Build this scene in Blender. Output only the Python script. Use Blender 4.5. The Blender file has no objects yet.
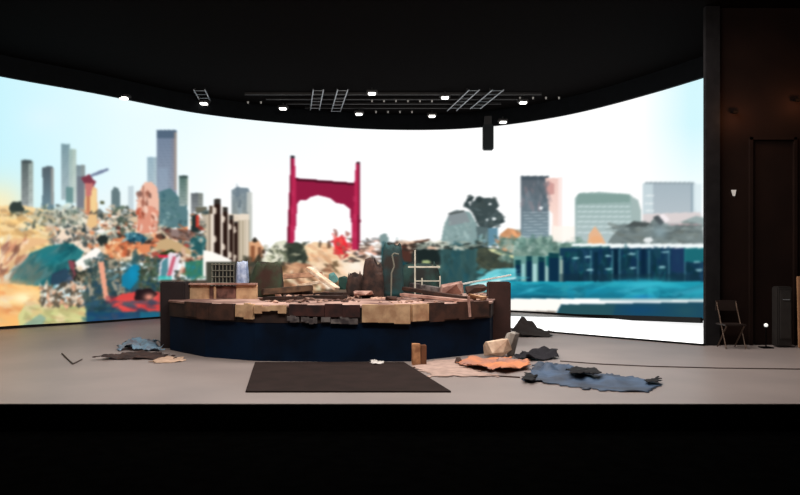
import bpy, bmesh, math, random
import numpy as np
from mathutils import Vector, Matrix, noise

# ------------------------------------------------------------------ camera, world, light
EYE, F, CX, HY = 1.6, 700.0, 400.0, 262.0
scene = bpy.context.scene
C = scene.collection
cam_d = bpy.data.cameras.new('camera'); cam = bpy.data.objects.new('camera', cam_d); C.objects.link(cam)
cam.location = (0, 0, EYE); cam.rotation_euler = (math.radians(90), 0, 0)
cam_d.sensor_width = 36; cam_d.lens = 36 * F / 800; cam_d.shift_y = (HY - 247.5) / 800
cam_d.clip_end = 200
scene.camera = cam
w = bpy.data.worlds.new('world'); scene.world = w; w.use_nodes = True
w.node_tree.nodes['Background'].inputs[0].default_value = (0.02, 0.015, 0.012, 1)
w.node_tree.nodes['Background'].inputs[1].default_value = 0.25
scene.view_settings.view_transform = 'Standard'; scene.view_settings.look = 'None'
scene.view_settings.exposure = 0.0; scene.view_settings.gamma = 1.0
scene.view_settings.use_curve_mapping = False

def area_light(name, loc, tgt, size, size_y, power, col):
    l = bpy.data.lights.new(name, 'AREA'); l.shape = 'RECTANGLE'; l.size = size; l.size_y = size_y
    l.energy = power; l.color = col
    o = bpy.data.objects.new(name, l); C.objects.link(o); o.location = loc
    o.rotation_euler = (Vector(tgt) - Vector(loc)).to_track_quat('-Z', 'Y').to_euler()
    return o
area_light('added_fill_light', (0.8, 12.2, 6.2), (0.8, 12.6, 0), 8.0, 3.0, 520, (1.0, 0.93, 0.88))  # added overhead fill to brighten the floor, no visible fixture
area_light('added_fill_light', (0.0, 7.0, 6.0), (-0.5, 12.0, 0.6), 6.0, 1.5, 380, (1.0, 0.93, 0.86))  # added fill aimed at the platform front, out of view
area_light('added_fill_light', (-6.5, 9.0, 5.9), (-6, 12, 0), 2.0, 2.0, 120, (1.0, 0.86, 0.74))  # added warm fill for the left side of the floor

# ------------------------------------------------------------------ helpers
def lin(c):
    return tuple(((v / 255) / 12.92 if v / 255 <= 0.04045 else ((v / 255 + 0.055) / 1.055) ** 2.4) for v in c)
def G(px, py):                      # point of the floor measured in the photograph
    d = EYE * F / (py - HY); return Vector(((px - CX) * d / F, d, 0))
def P(px, py, d): return Vector(((px - CX) * d / F, d, EYE - (py - HY) * d / F))

MATS = {}
def mat(name, rgb, rough=0.7, var=0.25, scale=6.0, bump=0.15, metal=0.0, emit=0.0, spec=0.4, rgb2=None):
    if name in MATS: return MATS[name]
    m = bpy.data.materials.new(name); m.use_nodes = True; nt = m.node_tree; b = nt.nodes['Principled BSDF']
    c = lin(rgb); c2 = lin(rgb2) if rgb2 else tuple(v * (1 - var) for v in c)
    tc = nt.nodes.new('ShaderNodeTexCoord'); n = nt.nodes.new('ShaderNodeTexNoise')
    n.inputs['Scale'].default_value = scale; n.inputs['Detail'].default_value = 5
    nt.links.new(tc.outputs['Object'], n.inputs['Vector'])
    r = nt.nodes.new('ShaderNodeValToRGB'); r.color_ramp.elements[0].position = 0.38; r.color_ramp.elements[1].position = 0.62
    r.color_ramp.elements[0].color = (*c2, 1); r.color_ramp.elements[1].color = (*c, 1)
    nt.links.new(n.outputs['Fac'], r.inputs['Fac']); nt.links.new(r.outputs['Color'], b.inputs['Base Color'])
    b.inputs['Roughness'].default_value = rough; b.inputs['Metallic'].default_value = metal
    b.inputs['Specular IOR Level'].default_value = spec
    if bump:
        bp = nt.nodes.new('ShaderNodeBump'); bp.inputs['Strength'].default_value = bump; bp.inputs['Distance'].default_value = 0.02
        nt.links.new(n.outputs['Fac'], bp.inputs['Height']); nt.links.new(bp.outputs['Normal'], b.inputs['Normal'])
    if emit:
        nt.links.new(r.outputs['Color'], b.inputs['Emission Color']); b.inputs['Emission Strength'].default_value = emit
    MATS[name] = m; return m

def link(name, bm, m, parent=None, loc=None):
    me = bpy.data.meshes.new(name)
    if loc is not None: bmesh.ops.translate(bm, verts=bm.verts, vec=-Vector(loc))
    bmesh.ops.recalc_face_normals(bm, faces=bm.faces)
    bm.to_mesh(me); bm.free()
    for k in (m if isinstance(m, list) else [m]): me.materials.append(k)
    o = bpy.data.objects.new(name, me); C.objects.link(o)
    if loc is not None: o.location = loc
    if parent:
        o.parent = parent
        if loc is None: o.matrix_parent_inverse = parent_world(parent).inverted()
        else: o.location = Vector(loc) - parent_world(parent).translation
    return o
def parent_world(p):
    m = Matrix.Translation(p.location)
    q = p
    while q.parent:
        m = Matrix.Translation(q.parent.location) @ q.matrix_parent_inverse @ m if False else m
        q = q.parent
    return m
def tag(o, label=None, cat=None, group=None, kind=None):
    if label: o['label'] = label
    if cat: o['category'] = cat
    if group: o['group'] = group
    if kind: o['kind'] = kind
    return o
def thing(name, label, cat, loc, group=None):
    o = bpy.data.objects.new(name, None); o.empty_display_size = 0.1; C.objects.link(o); o.location = loc
    return tag(o, label, cat, group)
def copy_tree(o, parent=None):
    c = o.copy(); C.objects.link(c)
    if parent: c.parent = parent
    for ch in o.children: copy_tree(ch, c)
    return c

def box(bm, c, s, rot=None, bev=0.0):
    r = bmesh.ops.create_cube(bm, size=1.0); vs = r['verts']
    bmesh.ops.scale(bm, vec=s, verts=vs)
    if bev:
        es = list({e for v in vs for e in v.link_edges})
        q = bmesh.ops.bevel(bm, geom=es, offset=bev, segments=2, affect='EDGES'); vs = list({v for f in q['faces'] for v in f.verts} | {v for v in vs if v.is_valid})
    if rot is not None: bmesh.ops.rotate(bm, cent=(0, 0, 0), matrix=rot, verts=vs)
    bmesh.ops.translate(bm, vec=c, verts=vs); return vs
def beam(bm, a, b, wd, th):          # squared timber from a to b
    a, b = Vector(a), Vector(b); d = b - a
    q = d.to_track_quat('X', 'Z').to_matrix()
    box(bm, (a + b) / 2, (d.length, wd, th), q, min(wd, th) * 0.12)
def tube(bm, a, b, r, seg=8):
    a, b = Vector(a), Vector(b); d = b - a
    q = bmesh.ops.create_cone(bm, cap_ends=True, segments=seg, radius1=r, radius2=r, depth=d.length)
    bmesh.ops.rotate(bm, cent=(0, 0, 0), matrix=d.to_track_quat('Z', 'Y').to_matrix(), verts=q['verts'])
    bmesh.ops.translate(bm, vec=(a + b) / 2, verts=q['verts'])
def path(bm, pts, r):
    for a, b in zip(pts, pts[1:]): tube(bm, a, b, r, 6)
def prism(bm, pts, z0, z1):
    lo = [bm.verts.new((p[0], p[1], z0)) for p in pts]; hi = [bm.verts.new((p[0], p[1], z1)) for p in pts]
    bm.faces.new(lo[::-1]); bm.faces.new(hi); n = len(pts)
    for i in range(n): bm.faces.new((lo[i], lo[(i + 1) % n], hi[(i + 1) % n], hi[i]))
def chunk(bm, c, s, seed, rz=0.0, n=16):
    rd = random.Random(seed); vs = []
    R = Matrix.Rotation(rz, 3, 'Z') @ Matrix.Rotation(rd.uniform(-.25, .25), 3, 'Y')
    for _ in range(n):
        v = Vector((rd.uniform(-1, 1), rd.uniform(-1, 1), rd.uniform(-1, 1)))
        v /= max(abs(v.x), abs(v.y), abs(v.z)); v *= rd.uniform(.8, 1)
        v = Vector((v.x * s[0] / 2, v.y * s[1] / 2, v.z * s[2] / 2))
        vs.append(bm.verts.new(R @ v + Vector(c)))
    q = bmesh.ops.convex_hull(bm, input=vs)
    bad = [e for e in q['geom_interior'] if isinstance(e, bmesh.types.BMVert)]
    bmesh.ops.delete(bm, geom=bad, context='VERTS')
def inside(x, y, poly):
    r = False; n = len(poly)
    for i in range(n):
        x1, y1 = poly[i][0], poly[i][1]; x2, y2 = poly[(i + 1) % n][0], poly[(i + 1) % n][1]
        if (y1 > y) != (y2 > y) and x < (x2 - x1) * (y - y1) / (y2 - y1) + x1: r = not r
    return r
def cloth(bm, poly, z0, amp, freq, cell=0.05, th=0.006, seed=0, peak=None):
    """crumpled sheet lying on a floor, cut to a polygon"""
    xs = [p[0] for p in poly]; ys = [p[1] for p in poly]
    nx = int((max(xs) - min(xs)) / cell) + 1; ny = int((max(ys) - min(ys)) / cell) + 1
    vs = {}
    def H(x, y):
        h = abs(noise.noise(Vector((x * freq, y * freq * .6, seed)))) + .5 * abs(noise.noise(Vector((x * freq * 2.3, y * freq * 2, seed + 4))))
        k = 1.0
        if peak: k = sum(a * math.exp(-((x - px) ** 2 + (y - py) ** 2) / (r * r)) for px, py, r, a in peak) + .15
        return z0 + th + amp * h * k
    def V(i, j):
        if (i, j) not in vs:
            x, y = min(xs) + i * cell, min(ys) + j * cell; h = H(x, y); vs[i, j] = (bm.verts.new((x, y, h)), bm.verts.new((x, y, h - th)))
        return vs[i, j]
    cells = set()
    for i in range(nx):
        for j in range(ny):
            jx = .5 * cell * noise.noise(Vector((i * .4, j * .4, 9)))
            if inside(min(xs) + (i + .5) * cell + jx * 4, min(ys) + (j + .5) * cell + jx * 4, poly): cells.add((i, j))
    for i, j in cells:
        q = [V(i, j), V(i + 1, j), V(i + 1, j + 1), V(i, j + 1)]
        bm.faces.new([v[0] for v in q]); bm.faces.new([v[1] for v in q][::-1])
        for (di, dj), (a, b) in (((0, -1), (0, 1)), ((1, 0), (1, 2)), ((0, 1), (2, 3)), ((-1, 0), (3, 0))):
            if (i + di, j + dj) not in cells: bm.faces.new((q[a][0], q[a][1], q[b][1], q[b][0]))
def single(name, label, cat, bm, m, group=None, kind=None, smooth=False):
    vs = [v.co for v in bm.verts]
    lo = Vector((sum(v.x for v in vs) / len(vs), sum(v.y for v in vs) / len(vs), min(v.z for v in vs)))
    o = link(name, bm, m, None, lo); tag(o, label, cat, group, kind)
    if smooth:
        for p in o.data.polygons: p.use_smooth = True
    return o
def part(name, bm, m, root, label=None):
    o = link(name, bm, m, None, None); o.parent = root
    off = Vector(root.location); q = root
    while q.parent: q = q.parent; off += Vector(q.location)
    o.data.transform(Matrix.Translation(-off))
    if label: o['label'] = label
    return o

# ------------------------------------------------------------------ the setting
TAB = [(-45, 1.47), (0, 1.40), (90, 1.278), (200, 1.12), (300, 1.038), (380, 1.0), (480, 1.015), (560, 1.098), (655, 1.278), (702, 1.385), (725, 1.44)]
BOT = [(-45, 331), (0, 327.5), (90, 322.5), (200, 318), (300, 313), (380, 310.5), (480, 312), (560, 314.5), (655, 317), (702, 318.5), (725, 319)]
def interp(tab, x):                                     # monotone-ish cubic
    xs = np.array([t[0] for t in tab], float); ys = np.array([t[1] for t in tab], float)
    m = np.gradient(ys, xs); x = np.clip(x, xs[0], xs[-1]); i = np.clip(np.searchsorted(xs, x) - 1, 0, len(xs) - 2)
    h = xs[i + 1] - xs[i]; t = (x - xs[i]) / h
    return ((2*t**3 - 3*t**2 + 1) * ys[i] + (t**3 - 2*t**2 + t) * h * m[i] + (-2*t**3 + 3*t**2) * ys[i + 1] + (t**3 - t**2) * h * m[i + 1])
D0 = 23.3; TOP = EYE + 133 * D0 / F
def wall_pt(ax): d = D0 / interp(TAB, ax); return np.array([(ax - CX) * d / F, d])

m_floor = mat('stage_floor', (158, 146, 142), 0.42, scale=0.7, bump=0.01, rgb2=(148, 137, 134), spec=0.45)
m_black = mat('black_studio_paint', (13, 11, 11), 0.95, bump=0.0, spec=0.02)
m_blackfloor = mat('black_carpet', (4, 4, 4), 1.0, bump=0.0, spec=0.0)
FRONT = 7.90
bm = bmesh.new(); box(bm, (0.5, (FRONT + 27) / 2, -0.15), (30, 27 - FRONT, 0.3)); o = link('floor', bm, m_floor); tag(o, kind='structure')
bm = bmesh.new(); box(bm, (0.5, 2.9, -0.45), (30, 9.98, 0.3)); o = link('floor', bm, m_blackfloor); tag(o, kind='structure')
bm = bmesh.new(); box(bm, (0.5, 12, 6.66), (30, 30, 0.3)); o = link('ceiling', bm, m_black); tag(o, kind='structure')

bm = bmesh.new(); box(bm, (0.5, FRONT - .03, -0.152), (30, .05, .29)); o = link('trim_3', bm, m_blackfloor); tag(o, kind='structure')  # added black board so the lit stage front face stays dark
# header running round over the screen
def ring(bm, a0, a1, off0, off1, z0, z1, step=8):
    cols = []
    for ax in np.arange(a0, a1 + .1, step):
        p = wall_pt(ax); q = wall_pt(ax + 1) - wall_pt(ax - 1); n = np.array([q[1], -q[0]]); n /= np.linalg.norm(n)
        if n[1] > 0: n = -n
        zb = z0(ax) if callable(z0) else z0; zt = z1(ax) if callable(z1) else z1
        a = p + n * off0; b = p + n * off1
        cols.append([bm.verts.new((a[0], a[1], zb)), bm.verts.new((b[0], b[1], zb)), bm.verts.new((b[0], b[1], zt)), bm.verts.new((a[0], a[1], zt))])
    for k, l in zip(cols, cols[1:]):
        for i in range(4): bm.faces.new((k[i], l[i], l[(i + 1) % 4], k[(i + 1) % 4]))
    bm.faces.new(cols[0]); bm.faces.new(cols[-1][::-1])
bm = bmesh.new(); ring(bm, -30, 715, -0.25, 0.10, TOP - .02, 6.51); o = link('trim_1', bm, mat('header_paint', (14, 17, 20), .8, bump=0, spec=.1)); tag(o, kind='structure')

m_wall = mat('dark_wall', (34, 22, 18), 0.9, scale=1.2, bump=0.02, spec=0.08, rgb2=(28, 18, 15))
bm = bmesh.new(); box(bm, (6.07 + 3.5, 13.75, 3.25), (7.0, 0.5, 6.5)); o = link('wall_right', bm, m_wall); tag(o, kind='structure')
bm = bmesh.new(); box(bm, (5.985, 13.44, 3.25), (0.28, 0.12, 6.5), None, .01); o = link('trim_2', bm, mat('pillar_paint', (32, 30, 31), .85, bump=0, spec=.1)); tag(o, kind='structure')
bm = bmesh.new(); box(bm, (6.75, 13.47, 2.0), (0.06, 0.07, 4.0)); box(bm, (7.6, 13.47, 2.0), (0.06, 0.07, 4.0)); box(bm, (7.17, 13.47, 3.98), (0.9, 0.07, 0.06))
o = link('door_1', bm, m_wall); tag(o, kind='structure')

# ------------------------------------------------------------------ the picture shown on the curved screen
NX, NY = 940, 300
AX = np.linspace(-42, 706, NX); T = np.linspace(0, 1, NY)
DD = D0 / interp(TAB, AX); XX = (AX - CX) * DD / F
ZB = np.maximum(EYE - (interp(BOT, AX) - HY) * DD / F, 0.03)
ZZ = ZB[:, None] + (TOP - ZB)[:, None] * T[None, :]
PY = HY + (EYE - ZZ) * F / DD[:, None]; PX = np.repeat(AX[:, None], NY, 1)
IMG = np.zeros((NX, NY, 3))
rng = random.Random(11)
def poly(pts, col, a=1.0, col2=None, vert=True):
    xs = [p[0] for p in pts]; ys = [p[1] for p in pts]
    i0, i1 = np.searchsorted(AX, min(xs)), np.searchsorted(AX, max(xs)) + 1
    if i1 <= i0: return
    x = PX[i0:i1]; y = PY[i0:i1]; ins = np.zeros(x.shape, bool); n = len(pts)
    for k in range(n):
        x1, y1 = pts[k]; x2, y2 = pts[(k + 1) % n]
        if y1 == y2: continue
        ins ^= ((y1 > y) != (y2 > y)) & (x < (x2 - x1) * (y - y1) / (y2 - y1) + x1)
    c = np.array(col, float)
    if col2 is not None:
        t = ((y - min(ys)) / max(max(ys) - min(ys), 1e-6)) if vert else ((x - min(xs)) / max(max(xs) - min(xs), 1e-6))
        c = c * (1 - t[..., None]) + np.array(col2, float) * t[..., None]; c = c[ins]
    s = IMG[i0:i1]; s[ins] = s[ins] * (1 - a) + c * a
def rect(x0, y0, x1, y1, col, a=1.0, col2=None, vert=True): poly([(x0, y0), (x1, y0), (x1, y1), (x0, y1)], col, a, col2, vert)
def glow(cx, cy, rx, ry, col, a=1.0):
    k = a * np.exp(-((PX - cx) / rx) ** 2 - ((PY - cy) / ry) ** 2)[..., None]; IMG[:] = IMG * (1 - k) + np.array(col, float) * k
def blob(cx, cy, rx, ry, col, a=1.0, rough=.18, n=18, seed=0):
    r = random.Random(seed + int(cx * 7 + cy)); ph = r.random() * 6
    pts = []
    for i in range(n):
        t = 2 * math.pi * i / n; k = 1 + r.uniform(-rough, rough); pts.append((cx + rx * k * math.cos(t + ph * 0), cy + ry * k * math.sin(t)))
    poly(pts, col, a)
def facets(x0, y0, x1, y1, pal, n, s0, s1, a=.85, asp=2.2, ang=None, hull=None, seed=None):
    r = random.Random(seed) if seed is not None else rng
    for _ in range(n):
        cx, cy = r.uniform(x0, x1), r.uniform(y0, y1)
        if hull and not inside(cx, cy, hull): continue
        s = r.uniform(s0, s1); t = r.uniform(0, math.pi) if ang is None else ang + r.uniform(-.35, .35); e = r.uniform(1, asp)
        c, sn = math.cos(t), math.sin(t); k = r.choice([3, 4, 4, 5]); pts = []
        for i in range(k):
            th = 2 * math.pi * (i + r.uniform(-.2, .2)) / k; u, v = s * e * math.cos(th), s / e * math.sin(th) * 1.2
            pts.append((cx + u * c - v * sn, cy + u * sn + v * c))
        col = r.choice(pal); j = r.uniform(.88, 1.12); poly(pts, [min(255, q * j) for q in col], a)
def tower(x0, y0, x1, y1, cl, cr, split=.6, lines=True, edge=None):
    xm = x0 + (x1 - x0) * split; rect(x0, y0, xm, y1, cl, 1, [q * .5 + 118 for q in cl]); rect(xm, y0, x1, y1, cr, 1, [q * .6 + 98 for q in cr])
    if lines:
        y = y0 + 2
        while y < y1 - 2: rect(x0 + .6, y, x1 - .6, y + 1.0, [q * .8 for q in cl], .35); y += 3.0
    if edge: rect(x1 - 1.6, y0, x1, y1, edge, .8)
# sky
IMG[:] = (255, 255, 255)
k = np.clip((230 - PX) / 240, 0, 1)[..., None]; IMG[:] = IMG * (1 - k) + np.array((206, 243, 251.)) * k
k = np.clip((205 - PY) / 110, 0, 1)[..., None] * np.clip((PX - 120) / 60, 0, 1)[..., None] * np.clip((420 - PX) / 200, 0, 1)[..., None] * .5; IMG[:] = IMG * (1 - k) + np.array((222, 246, 255.)) * k
k = np.clip((PX - 640) / 50, 0, 1)[..., None] * np.clip((215 - PY) / 90, 0, 1)[..., None]; IMG[:] = IMG * (1 - k) + np.array((216, 246, 251.)) * k
glow(0, 208, 26, 26, (252, 238, 196), .9); glow(45, 118, 22, 14, (228, 246, 252), .5); glow(160, 100, 40, 12, (240, 252, 255), .6); glow(120, 205, 50, 20, (240, 246, 246), .6)
# left skyline
tower(21, 161, 33, 207, (104, 116, 116), (168, 182, 176), .62); rect(21, 160, 32, 163, (86, 98, 100))
poly([(42, 168), (48, 166), (53, 167), (54, 210), (41, 210), (43, 190)], (98, 110, 118), 1, (122, 150, 160)); rect(51, 168, 54, 205, (178, 176, 170), .7)
tower(61, 144, 70, 200, (140, 168, 176), (150, 176, 180), .8); tower(69, 149, 76, 203, (170, 194, 190), (190, 208, 200), .5); rect(66, 187, 73, 203, (106, 146, 146), .8)
tower(76, 165, 85, 210, (140, 158, 164), (150, 160, 160)); rect(77, 176, 84, 212, (116, 120, 132), .7)
poly([(85, 186), (90, 184), (97, 189), (98, 222), (84, 224)], (238, 196, 150)); rect(87, 192, 90, 220, (190, 120, 92), .8); rect(91, 190, 96, 216, (244, 214, 160))
poly([(81, 178), (90, 174), (92, 178), (96, 182), (93, 187), (86, 186)], (142, 72, 88)); poly([(85, 183), (93, 183), (91, 196), (86, 196)], (206, 132, 128))
poly([(90, 175), (99, 171), (108, 168), (109, 170), (100, 174), (91, 177)], (128, 140, 166)); rect(100, 201, 104, 204, (100, 105, 80))
poly([(111, 212), (111, 192), (114, 187), (118, 188), (120, 193), (120, 212)], (116, 136, 140)); rect(128, 186, 134, 210, (196, 210, 216), .8)
tower(147, 157, 158, 222, (168, 192, 204), (180, 200, 208)); tower(157, 130, 177, 225, (128, 144, 166), (134, 140, 158), .7)
rect(157, 130, 177, 138, (92, 112, 132), .85); rect(174, 132, 177, 190, (176, 160, 148), .8); rect(158, 168, 168, 190, (160, 178, 196), .5)
poly([(159, 192), (170, 188), (180, 198), (187, 203), (187, 226), (159, 226)], (94, 132, 140), 1, (120, 150, 150)); facets(160, 194, 187, 222, [(70, 108, 118), (140, 170, 172), (84, 120, 122)], 26, 1.2, 3, .6)
tower(179, 176, 188, 206, (100, 128, 122), (128, 148, 138), .7); rect(179, 175.5, 188, 178, (80, 100, 98)); tower(191, 193, 203, 222, (116, 122, 126), (140, 146, 140)); rect(196, 207, 207, 240, (120, 118, 104)); rect(204, 210, 210, 262, (178, 172, 150), .8)
poly([(134, 232), (137, 205), (140, 190), (145, 182), (152, 182), (157, 187), (159, 200), (159, 232)], (240, 196, 176)); facets(137, 190, 150, 230, [(158, 104, 88), (196, 140, 120), (210, 150, 130), (120, 84, 76)], 34, 1.2, 3.4, .75, 3, 1.5); rect(153, 208, 155.4, 211, (70, 54, 56))
poly([(136, 228), (140, 214), (150, 218), (158, 228), (154, 238), (138, 238)], (196, 110, 84), .8)
rect(187.6, 180, 190, 236, (250, 252, 250)); rect(196, 214, 199, 226, (226, 70, 60)); rect(191, 216, 196, 230, (34, 80, 84))
# left ground: mottled rubble field
rect(-42, 214, 215, 262, (222, 200, 172)); poly([(-42, 208), (20, 205), (60, 212), (60, 250), (-42, 262)], (246, 218, 168))
blob(17, 209, 7, 8, (64, 76, 72)); blob(13, 215, 4, 4, (92, 100, 84)); poly([(40, 226), (44, 214), (49, 226)], (78, 90, 70))
facets(-42, 212, 60, 250, [(250, 224, 170), (228, 186, 128), (180, 150, 112), (255, 238, 200), (240, 200, 140)], 170, 1.5, 5, .7, 3, .2)
facets(50, 212, 212, 262, [(240, 226, 210), (120, 128, 124), (200, 160, 130), (86, 96, 94), (222, 140, 100), (250, 244, 236), (90, 110, 112), (160, 150, 130)], 300, 1.6, 6.0, .7, 2.6, .15)
for gx, gy, ga in ((60, 232, .5), (90, 226, .4), (150, 236, .45), (120, 232, .35), (185, 226, .4)): glow(gx, gy, 13, 6, (246, 222, 190), ga)
facets(50, 212, 212, 262, [(86, 96, 94), (255, 248, 236), (100, 80, 66), (228, 150, 106), (60, 76, 78)], 230, .9, 2.6, .8, 2.2)
poly([(159, 206), (187, 206), (189, 226), (176, 229), (159, 224)], (104, 138, 144)); facets(160, 206, 187, 228, [(76, 112, 120), (140, 168, 168), (90, 126, 128)], 26, 1.2, 3, .6)
poly([(136, 212), (142, 206), (152, 206), (159, 212), (157, 232), (140, 234)], (226, 160, 138)); facets(137, 208, 158, 236, [(196, 96, 72), (240, 196, 176), (150, 84, 66), (250, 226, 210)], 34, 1, 3.4, .75, 2.4, 1.4)
facets(104, 222, 212, 262, [(250, 206, 176), (206, 120, 84), (255, 240, 226), (60, 40, 36), (176, 70, 60)], 80, 1.4, 5, .7, 3, .25)
rect(187.6, 214, 190, 234, (250, 252, 250)); poly([(171, 236), (171, 229), (176, 227), (179, 231), (179, 237)], (254, 250, 244)); poly([(191, 232), (192, 216), (197, 214), (198, 232)], (46, 62, 62)); rect(196, 215, 198.6, 227, (220, 76, 62), .9)
poly([(89, 214), (97, 214), (97, 228), (86, 228)], (236, 200, 150)); poly([(160, 228), (190, 230), (206, 238), (206, 244), (170, 238)], (92, 60, 56), .6)
poly([(28, 216), (60, 206), (85, 208), (85, 224), (40, 226)], (176, 182, 166), .5); facets(22, 205, 84, 230, [(112, 128, 116), (202, 206, 190), (240, 234, 216), (90, 100, 96)], 90, 1, 3, .75)
facets(112, 205, 134, 232, [(92, 110, 96), (140, 150, 130), (210, 196, 176), (72, 84, 76)], 50, 1, 3.2, .8); facets(98, 222, 135, 236, [(240, 214, 190), (96, 100, 92), (220, 240, 230)], 30, 1, 3, .7)
blob(104, 241, 6, 6, (52, 62, 60)); blob(100, 231, 5, 2, (250, 246, 240)); blob(21, 218, 5, 4, (198, 160, 110), .6)
poly([(104, 252), (108, 242), (118, 238), (134, 240), (150, 246), (150, 252), (120, 258), (104, 260)], (226, 150, 108)); facets(104, 240, 140, 258, [(240, 180, 130), (200, 110, 76), (250, 214, 180), (130, 84, 64)], 60, 1, 3.6, .75)
poly([(124, 234), (134, 232), (148, 238), (144, 242), (128, 241)], (70, 130, 146)); facets(124, 233, 146, 242, [(60, 110, 130), (160, 200, 206), (30, 70, 90)], 20, 1, 2.6, .8)
poly([(154, 250), (160, 240), (168, 238), (180, 243), (194, 252), (192, 255), (168, 250)], (206, 178, 138)); poly([(158, 254), (172, 249), (176, 252), (166, 256)], (60, 70, 40))
poly([(0, 246), (14, 238), (40, 238), (52, 241), (30, 248), (8, 274), (-42, 290), (-42, 250)], (236, 196, 150)); facets(-40, 240, 26, 282, [(250, 216, 180), (190, 130, 104), (220, 160, 130), (255, 232, 208), (150, 104, 90)], 110, 1.5, 5.4, .7, 3, -.9)
TE = [(10, 280), (22, 264), (30, 254), (48, 246), (66, 243), (78, 244), (84, 252), (78, 262), (70, 276), (60, 284), (30, 286), (14, 286)]
poly(TE, (58, 134, 138)); facets(12, 244, 84, 284, [(40, 116, 124), (76, 150, 152), (30, 90, 100), (106, 140, 140), (56, 120, 120)], 90, 3, 8, .5, 3, -.7, TE); facets(14, 250, 40, 284, [(124, 140, 132), (100, 120, 112)], 20, 2, 6, .5, 3, -.8, TE)
glow(26, 272, 12, 9, (120, 140, 134), .7); glow(52, 258, 16, 6, (36, 136, 146), .7); glow(20, 284, 12, 4, (206, 170, 130), .7)
poly([(52, 274), (66, 268), (74, 276), (72, 286), (50, 284)], (58, 74, 98), .8)
poly([(56, 238), (62, 230), (70, 232), (82, 244), (92, 254), (84, 252), (72, 243)], (246, 226, 206)); facets(54, 226, 96, 246, [(110, 104, 96), (246, 226, 210), (160, 140, 128), (70, 84, 86)], 60, 1, 3, .8)
poly([(70, 260), (88, 262), (104, 262), (104, 282), (74, 282), (70, 270)], (52, 56, 50)); poly([(75, 262), (96, 247), (100, 249), (105, 259), (92, 268), (82, 271), (77, 269)], (255, 250, 244)); poly([(68, 260), (74, 261), (76, 274), (73, 280), (71, 274)], (150, 84, 94)); 
facets(70, 268, 108, 290, [(212, 190, 160), (60, 70, 62), (150, 140, 116), (240, 220, 196), (50, 64, 66)], 70, 1, 4, .75)
# bottom left
poly([(-42, 284), (14, 284), (40, 286), (44, 330), (-42, 334)], (250, 198, 130)); glow(22, 298, 18, 7, (255, 248, 206), .95); glow(-2, 300, 12, 10, (250, 206, 150), .8); glow(2, 286, 12, 10, (244, 180, 120), .8); glow(12, 310, 14, 4, (214, 140, 96), .7); glow(-20, 318, 20, 10, (232, 176, 120), .7)
facets(-42, 284, 38, 328, [(255, 226, 170), (226, 150, 100), (250, 200, 140), (255, 240, 214)], 60, 2, 7, .4, 3, .1)
poly([(24, 306), (60, 302), (86, 305), (88, 330), (20, 330), (18, 316)], (218, 216, 158)); facets(24, 304, 86, 326, [(226, 222, 164), (196, 190, 138), (236, 214, 176), (186, 200, 140), (210, 176, 130)], 70, 2, 6, .5, 3, .1); poly([(22, 326), (40, 314), (46, 318), (42, 328)], (120, 170, 164), .6); rect(42, 322, 88, 323.4, (160, 150, 110), .5)
facets(40, 284, 88, 306, [(214, 196, 176), (110, 100, 86), (244, 230, 212), (150, 124, 100), (90, 86, 76), (230, 180, 150)], 190, 1, 3.4, .85)
rect(87, 280, 160, 330, (58, 88, 104)); facets(86, 256, 162, 325, [(70, 100, 104), (46, 74, 84), (96, 116, 108), (130, 140, 124), (60, 96, 100)], 200, 2, 6, .7)
facets(88, 258, 124, 300, [(150, 146, 128), (80, 96, 92), (188, 176, 156), (64, 84, 86), (120, 110, 92)], 90, 1, 4, .75)
poly([(98, 262), (104, 262), (108, 294), (112, 302), (104, 300)], (240, 176, 150)); poly([(122, 276), (134, 264), (141, 266), (138, 280), (130, 290), (122, 286)], (34, 138, 170)); glow(133, 274, 5, 8, (30, 160, 200), .7)
poly([(141, 272), (144, 270), (148, 280), (145, 282)], (240, 236, 220)); facets(140, 256, 162, 292, [(74, 88, 70), (110, 104, 84), (60, 76, 64), (90, 110, 90)], 50, 1, 4, .75)
poly([(110, 300), (122, 294), (140, 291), (160, 292), (162, 311), (124, 312), (112, 308)], (222, 86, 84)); poly([(134, 300), (136, 290), (150, 288), (158, 294), (150, 301)], (46, 34, 38)); glow(128, 305, 10, 4, (246, 120, 110), .6); glow(150, 306, 8, 3, (190, 60, 66), .7); glow(149, 297, 5, 3.5, (246, 170, 150), .95); rect(106, 296, 116, 304, (150, 60, 76), .5)
rect(87, 312, 162, 330, (42, 84, 122)); facets(88, 302, 160, 326, [(34, 70, 104), (60, 100, 120), (40, 96, 110), (90, 90, 110)], 40, 2, 6, .5, 3, .05); rect(140, 312, 162, 321, (42, 128, 150), .7)
poly([(158, 282), (160, 262), (170, 252), (181, 254), (178, 268), (171, 280)], (236, 226, 234)); poly([(160, 278), (162, 262), (168, 256), (168, 270), (165, 279)], (96, 150, 160)); poly([(167, 275), (173, 256), (176, 257), (170, 279)], (206, 110, 130)); rect(158, 255, 168, 257.5, (228, 60, 90)); rect(158, 276, 172, 280, (60, 200, 190), .7)
rect(160, 280, 206, 326, (86, 76, 66)); facets(176, 252, 206, 282, [(150, 96, 80), (60, 66, 60), (214, 180, 160), (90, 120, 110)], 60, 1, 4, .75)
poly([(185, 262), (203, 260), (205, 276), (186, 277)], (66, 134, 116)); facets(184, 262, 206, 280, [(50, 120, 130), (88, 140, 104), (60, 150, 160)], 26, 1, 4, .6); poly([(190, 240), (196, 235), (206, 238), (205, 256), (192, 254)], (50, 104, 108)); glow(201, 240, 2.5, 2.5, (230, 246, 240), .9); facets(190, 236, 212, 256, [(46, 92, 96), (190, 150, 120), (90, 130, 130), (220, 206, 190)], 26, 1, 3, .7)
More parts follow.
